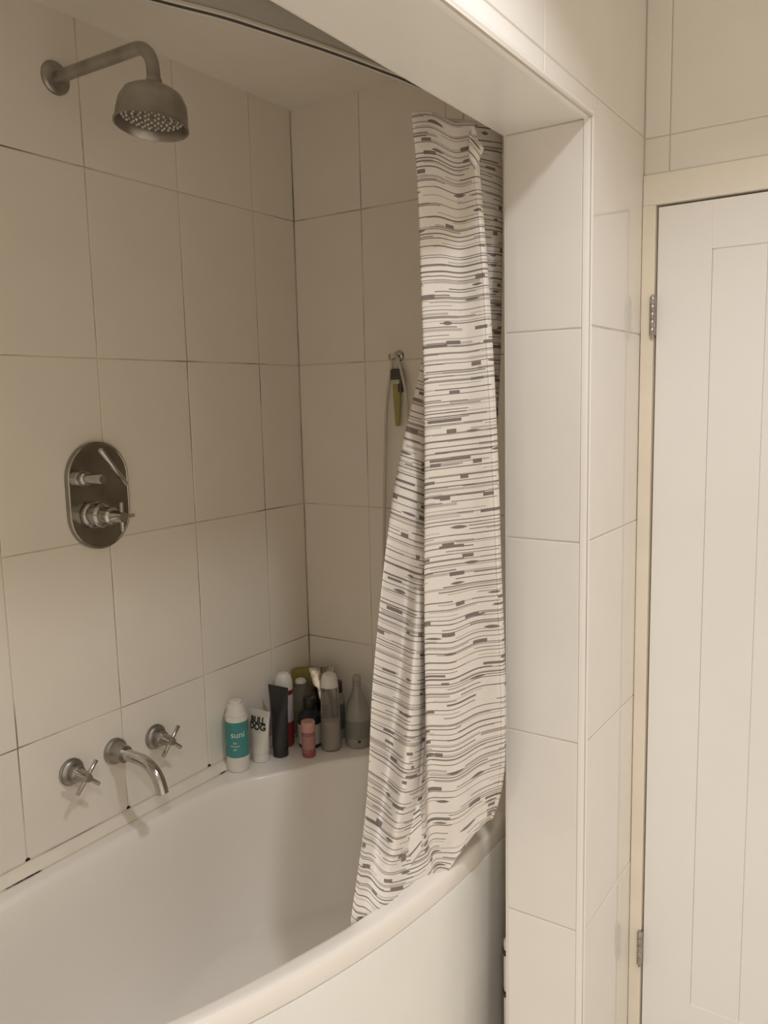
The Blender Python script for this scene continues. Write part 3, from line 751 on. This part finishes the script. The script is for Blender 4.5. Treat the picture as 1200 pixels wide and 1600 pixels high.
for k, s in enumerate(('\u2014\u2014\u2014\u2014', '\u2014\u2014\u2014', '\u2014 \u2014')): flat_text(o, s, .0062, .064 - k * .0085, mat_=INKG, dx=-.002, **kw)
o = tube('dark_tube', 'tall charcoal tube with a flat slanted top edge beside the white tube', 439, 1180, .022, .030, .198, .070, pl_('charcoal_tube', (.030, .028, .028), .4), pl_('charcoal_cap', (.022, .021, .021), .35), rotF - .55)
# white bottle with red label, domed cap
o = thing('red_label_bottle', 'white dome-capped bottle with a red base behind the charcoal tube', 'bottle', 447, 1163)
lat('body', [(0, 0), (.022, 0), (.0245, .004), (.0245, .060), (.0225, .085), (.0225, .150), (.024, .165)], pl_('red_bottle', (.22, .020, .022), .3), o)
lat('label', [(.0243, .072), (.0248, .073), (.0248, .150), (.0243, .151)], pl_('pale_label', (.55, .50, .52), .4), o)
lat('cap', [(.0255, .165), (.0255, .172), (.0245, .188), (.021, .202), (.013, .211), (0, .214)], WHT, o)
# translucent bottle with white top
CLR = bpy.data.materials.new('frosted_clear_plastic'); CLR.use_nodes = True; tt = NT(CLR)
tt.b.inputs['Base Color'].default_value = (.74, .72, .68, 1); tt.b.inputs['Roughness'].default_value = .15; tt.b.inputs['Transmission Weight'].default_value = .85; tt.b.inputs['IOR'].default_value = 1.3
tt.lk(tt.ramp(tt.noise(20), [(.3, (.66, .64, .60)), (.7, (.74, .72, .68))]), tt.b.inputs['Base Color'])
o = thing('clear_bottle', 'frosted clear bottle with rounded shoulders and a white top cap', 'bottle', 473, 1148)
lat('body', [(0, 0), (.024, 0), (.027, .004), (.0285, .03), (.0285, .100), (.026, .125), (.020, .148), (.0165, .158), (0, .158)], CLR, o, sx=1.05, sy=.8, rot=rotF)
lat('cap', [(.0165, .159), (.0165, .163), (.013, .169), (.006, .172), (0, .1725)], WHT, o)
# navy bottle with white label
NAVY = pl_('navy_plastic', (.018, .022, .034), .3)
o = thing('navy_bottle', 'navy bottle with black cap and cream wrap label behind the pink bottle', 'bottle', 485, 1164)
lat('body', [(0, 0), (.030, 0), (.0325, .003), (.033, .01), (.033, .078), (.030, .092), (.020, .101), (.0155, .105), (.0155, .110), (0, .110)], NAVY, o)
lat('label', [(.0332, .012), (.0336, .0125), (.0336, .0685), (.0332, .069)], pl_('cream_label', (.58, .55, .47), .5), o)
lat('cap', [(0, .109), (.0155, .109), (.0165, .111), (.0165, .138), (.0155, .140), (0, .140)], pl_('black_cap', (.02, .019, .018), .35), o)
wrap_text('d', .012, lambda z: .0325, .080, FACE + .05, INKW, o)
# small pink bottle
o = thing('pink_bottle', 'small pink bottle with pale pink cap in front of the navy bottle', 'bottle', 483, 1181)
lat('body', [(0, 0), (.016, 0), (.0178, .002), (.0178, .070), (.016, .072)], pl_('pink_liquid', (.34, .14, .13), .2), o)
lat('label', [(.0179, .024), (.0182, .0243), (.0182, .060), (.0179, .0605)], pl_('rose_label', (.42, .21, .19), .45), o)
lat('base_ring', [(.0179, .002), (.0184, .003), (.0184, .013), (.0179, .014)], pl_('dark_rose', (.30, .08, .08), .3), o)
lat('cap', [(.0185, .0715), (.0192, .074), (.0192, .098), (.018, .100), (0, .100)], pl_('pale_pink_cap', (.60, .34, .30), .4), o)
# tall clear bottle with white slanted cap
o = thing('tall_clear_bottle', 'tall pale clear bottle with tapered white cap at the ledge edge', 'bottle', 518, 1170)
CL2 = CLR.copy(); CL2.name = 'tinted_clear_plastic'
lat('body', [(0, 0), (.025, 0), (.028, .004), (.029, .02), (.0275, .09), (.025, .168), (.024, .180)], CL2, o, sx=1, sy=.85, rot=rotF)
lat('liquid', [(0, .003), (.024, .003), (.0255, .010), (.0255, .085), (0, .085)], pl_('cloudy_liquid', (.55, .50, .42), .3), o, sx=.98, sy=.8, rot=rotF)
lat('cap', [(.0248, .181), (.0245, .185), (.0225, .205), (.018, .217), (.010, .222), (0, .223)], WHT, o, sx=1, sy=.85, rot=rotF)
# silver tube, crimp up
o = tube('silver_tube', 'crumpled silver metal tube flaring at its top behind the clear bottles', 506, 1147, .020, .030, .203, .074, mat('foil_metal', (.52, .48, .42), .16, 1.0, var=.3, scale=30, bump=.6, bscale=16, bdist=.006), pl_('black_tube_cap', (.03, .028, .026)), rotF + .15)
link('side_stripe', box_mesh(-.0385, -.035, -.002, .002, .13, .2, bev=.0008), pl_('black_stripe', (.03, .028, .026)), o).rotation_euler = (0, .18, rotF + .15)
# yellow-olive box
OL = pl_('olive_card', (.27, .23, .045), .5)
o = thing('olive_box', 'olive yellow carton standing in the tiled corner behind the bottles', 'box', 477, 1139)
link('carton', box_mesh(-.034, .034, -.015, .015, 0, .187, bev=.0015), OL, o).rotation_euler = (0, 0, rotF + .1)
link('flap', box_mesh(-.033, .033, -.0152, -.0148, .150, .1505, bev=0), pl_('olive_crease', (.16, .13, .03)), o).rotation_euler = (0, 0, rotF + .1)
# purple-capped bottle
o = thing('purple_cap_bottle', 'small bottle with dark purple cap half hidden behind the tall clear bottle', 'bottle', 529, 1152)
lat('body', [(0, 0), (.017, 0), (.020, .003), (.020, .120), (.017, .130), (.0135, .136)], pl_('grey_bottle', (.36, .35, .32), .35), o)
lat('label', [(.0202, .03), (.0206, .031), (.0206, .104), (.0202, .105)], pl_('dark_teal_label', (.10, .135, .135), .45), o)
lat('cap', [(.0135, .1365), (.0150, .138), (.0150, .167), (.014, .169), (0, .169)], pl_('purple_cap', (.055, .030, .042), .35), o)
# grey long-necked bottle
o = thing('grey_bottle', 'silvery grey long-necked bottle with a darker label next to the curtain', 'bottle', 560, 1163)
p12 = [(0, 0), (.032, 0), (.0355, .004), (.0365, .02), (.0365, .080), (.0345, .105), (.027, .128), (.0165, .148), (.0115, .166), (.0105, .186), (.0115, .188)]
lat('body', p12, pl_('silver_grey_plastic', (.29, .275, .245), .25), o)
lat('label', [(.0367, .028), (.0371, .029), (.0371, .078), (.0367, .079)], pl_('grey_label', (.19, .185, .16), .4), o)
lat('stopper', [(.0115, .1885), (.0118, .190), (.0115, .199), (.009, .203), (0, .204)], pl_('grey_stopper', (.33, .31, .28), .3), o)
wrap_text('\u25cf', .012, lambda z: .0371, .022, FACE + .12, INKB, o)
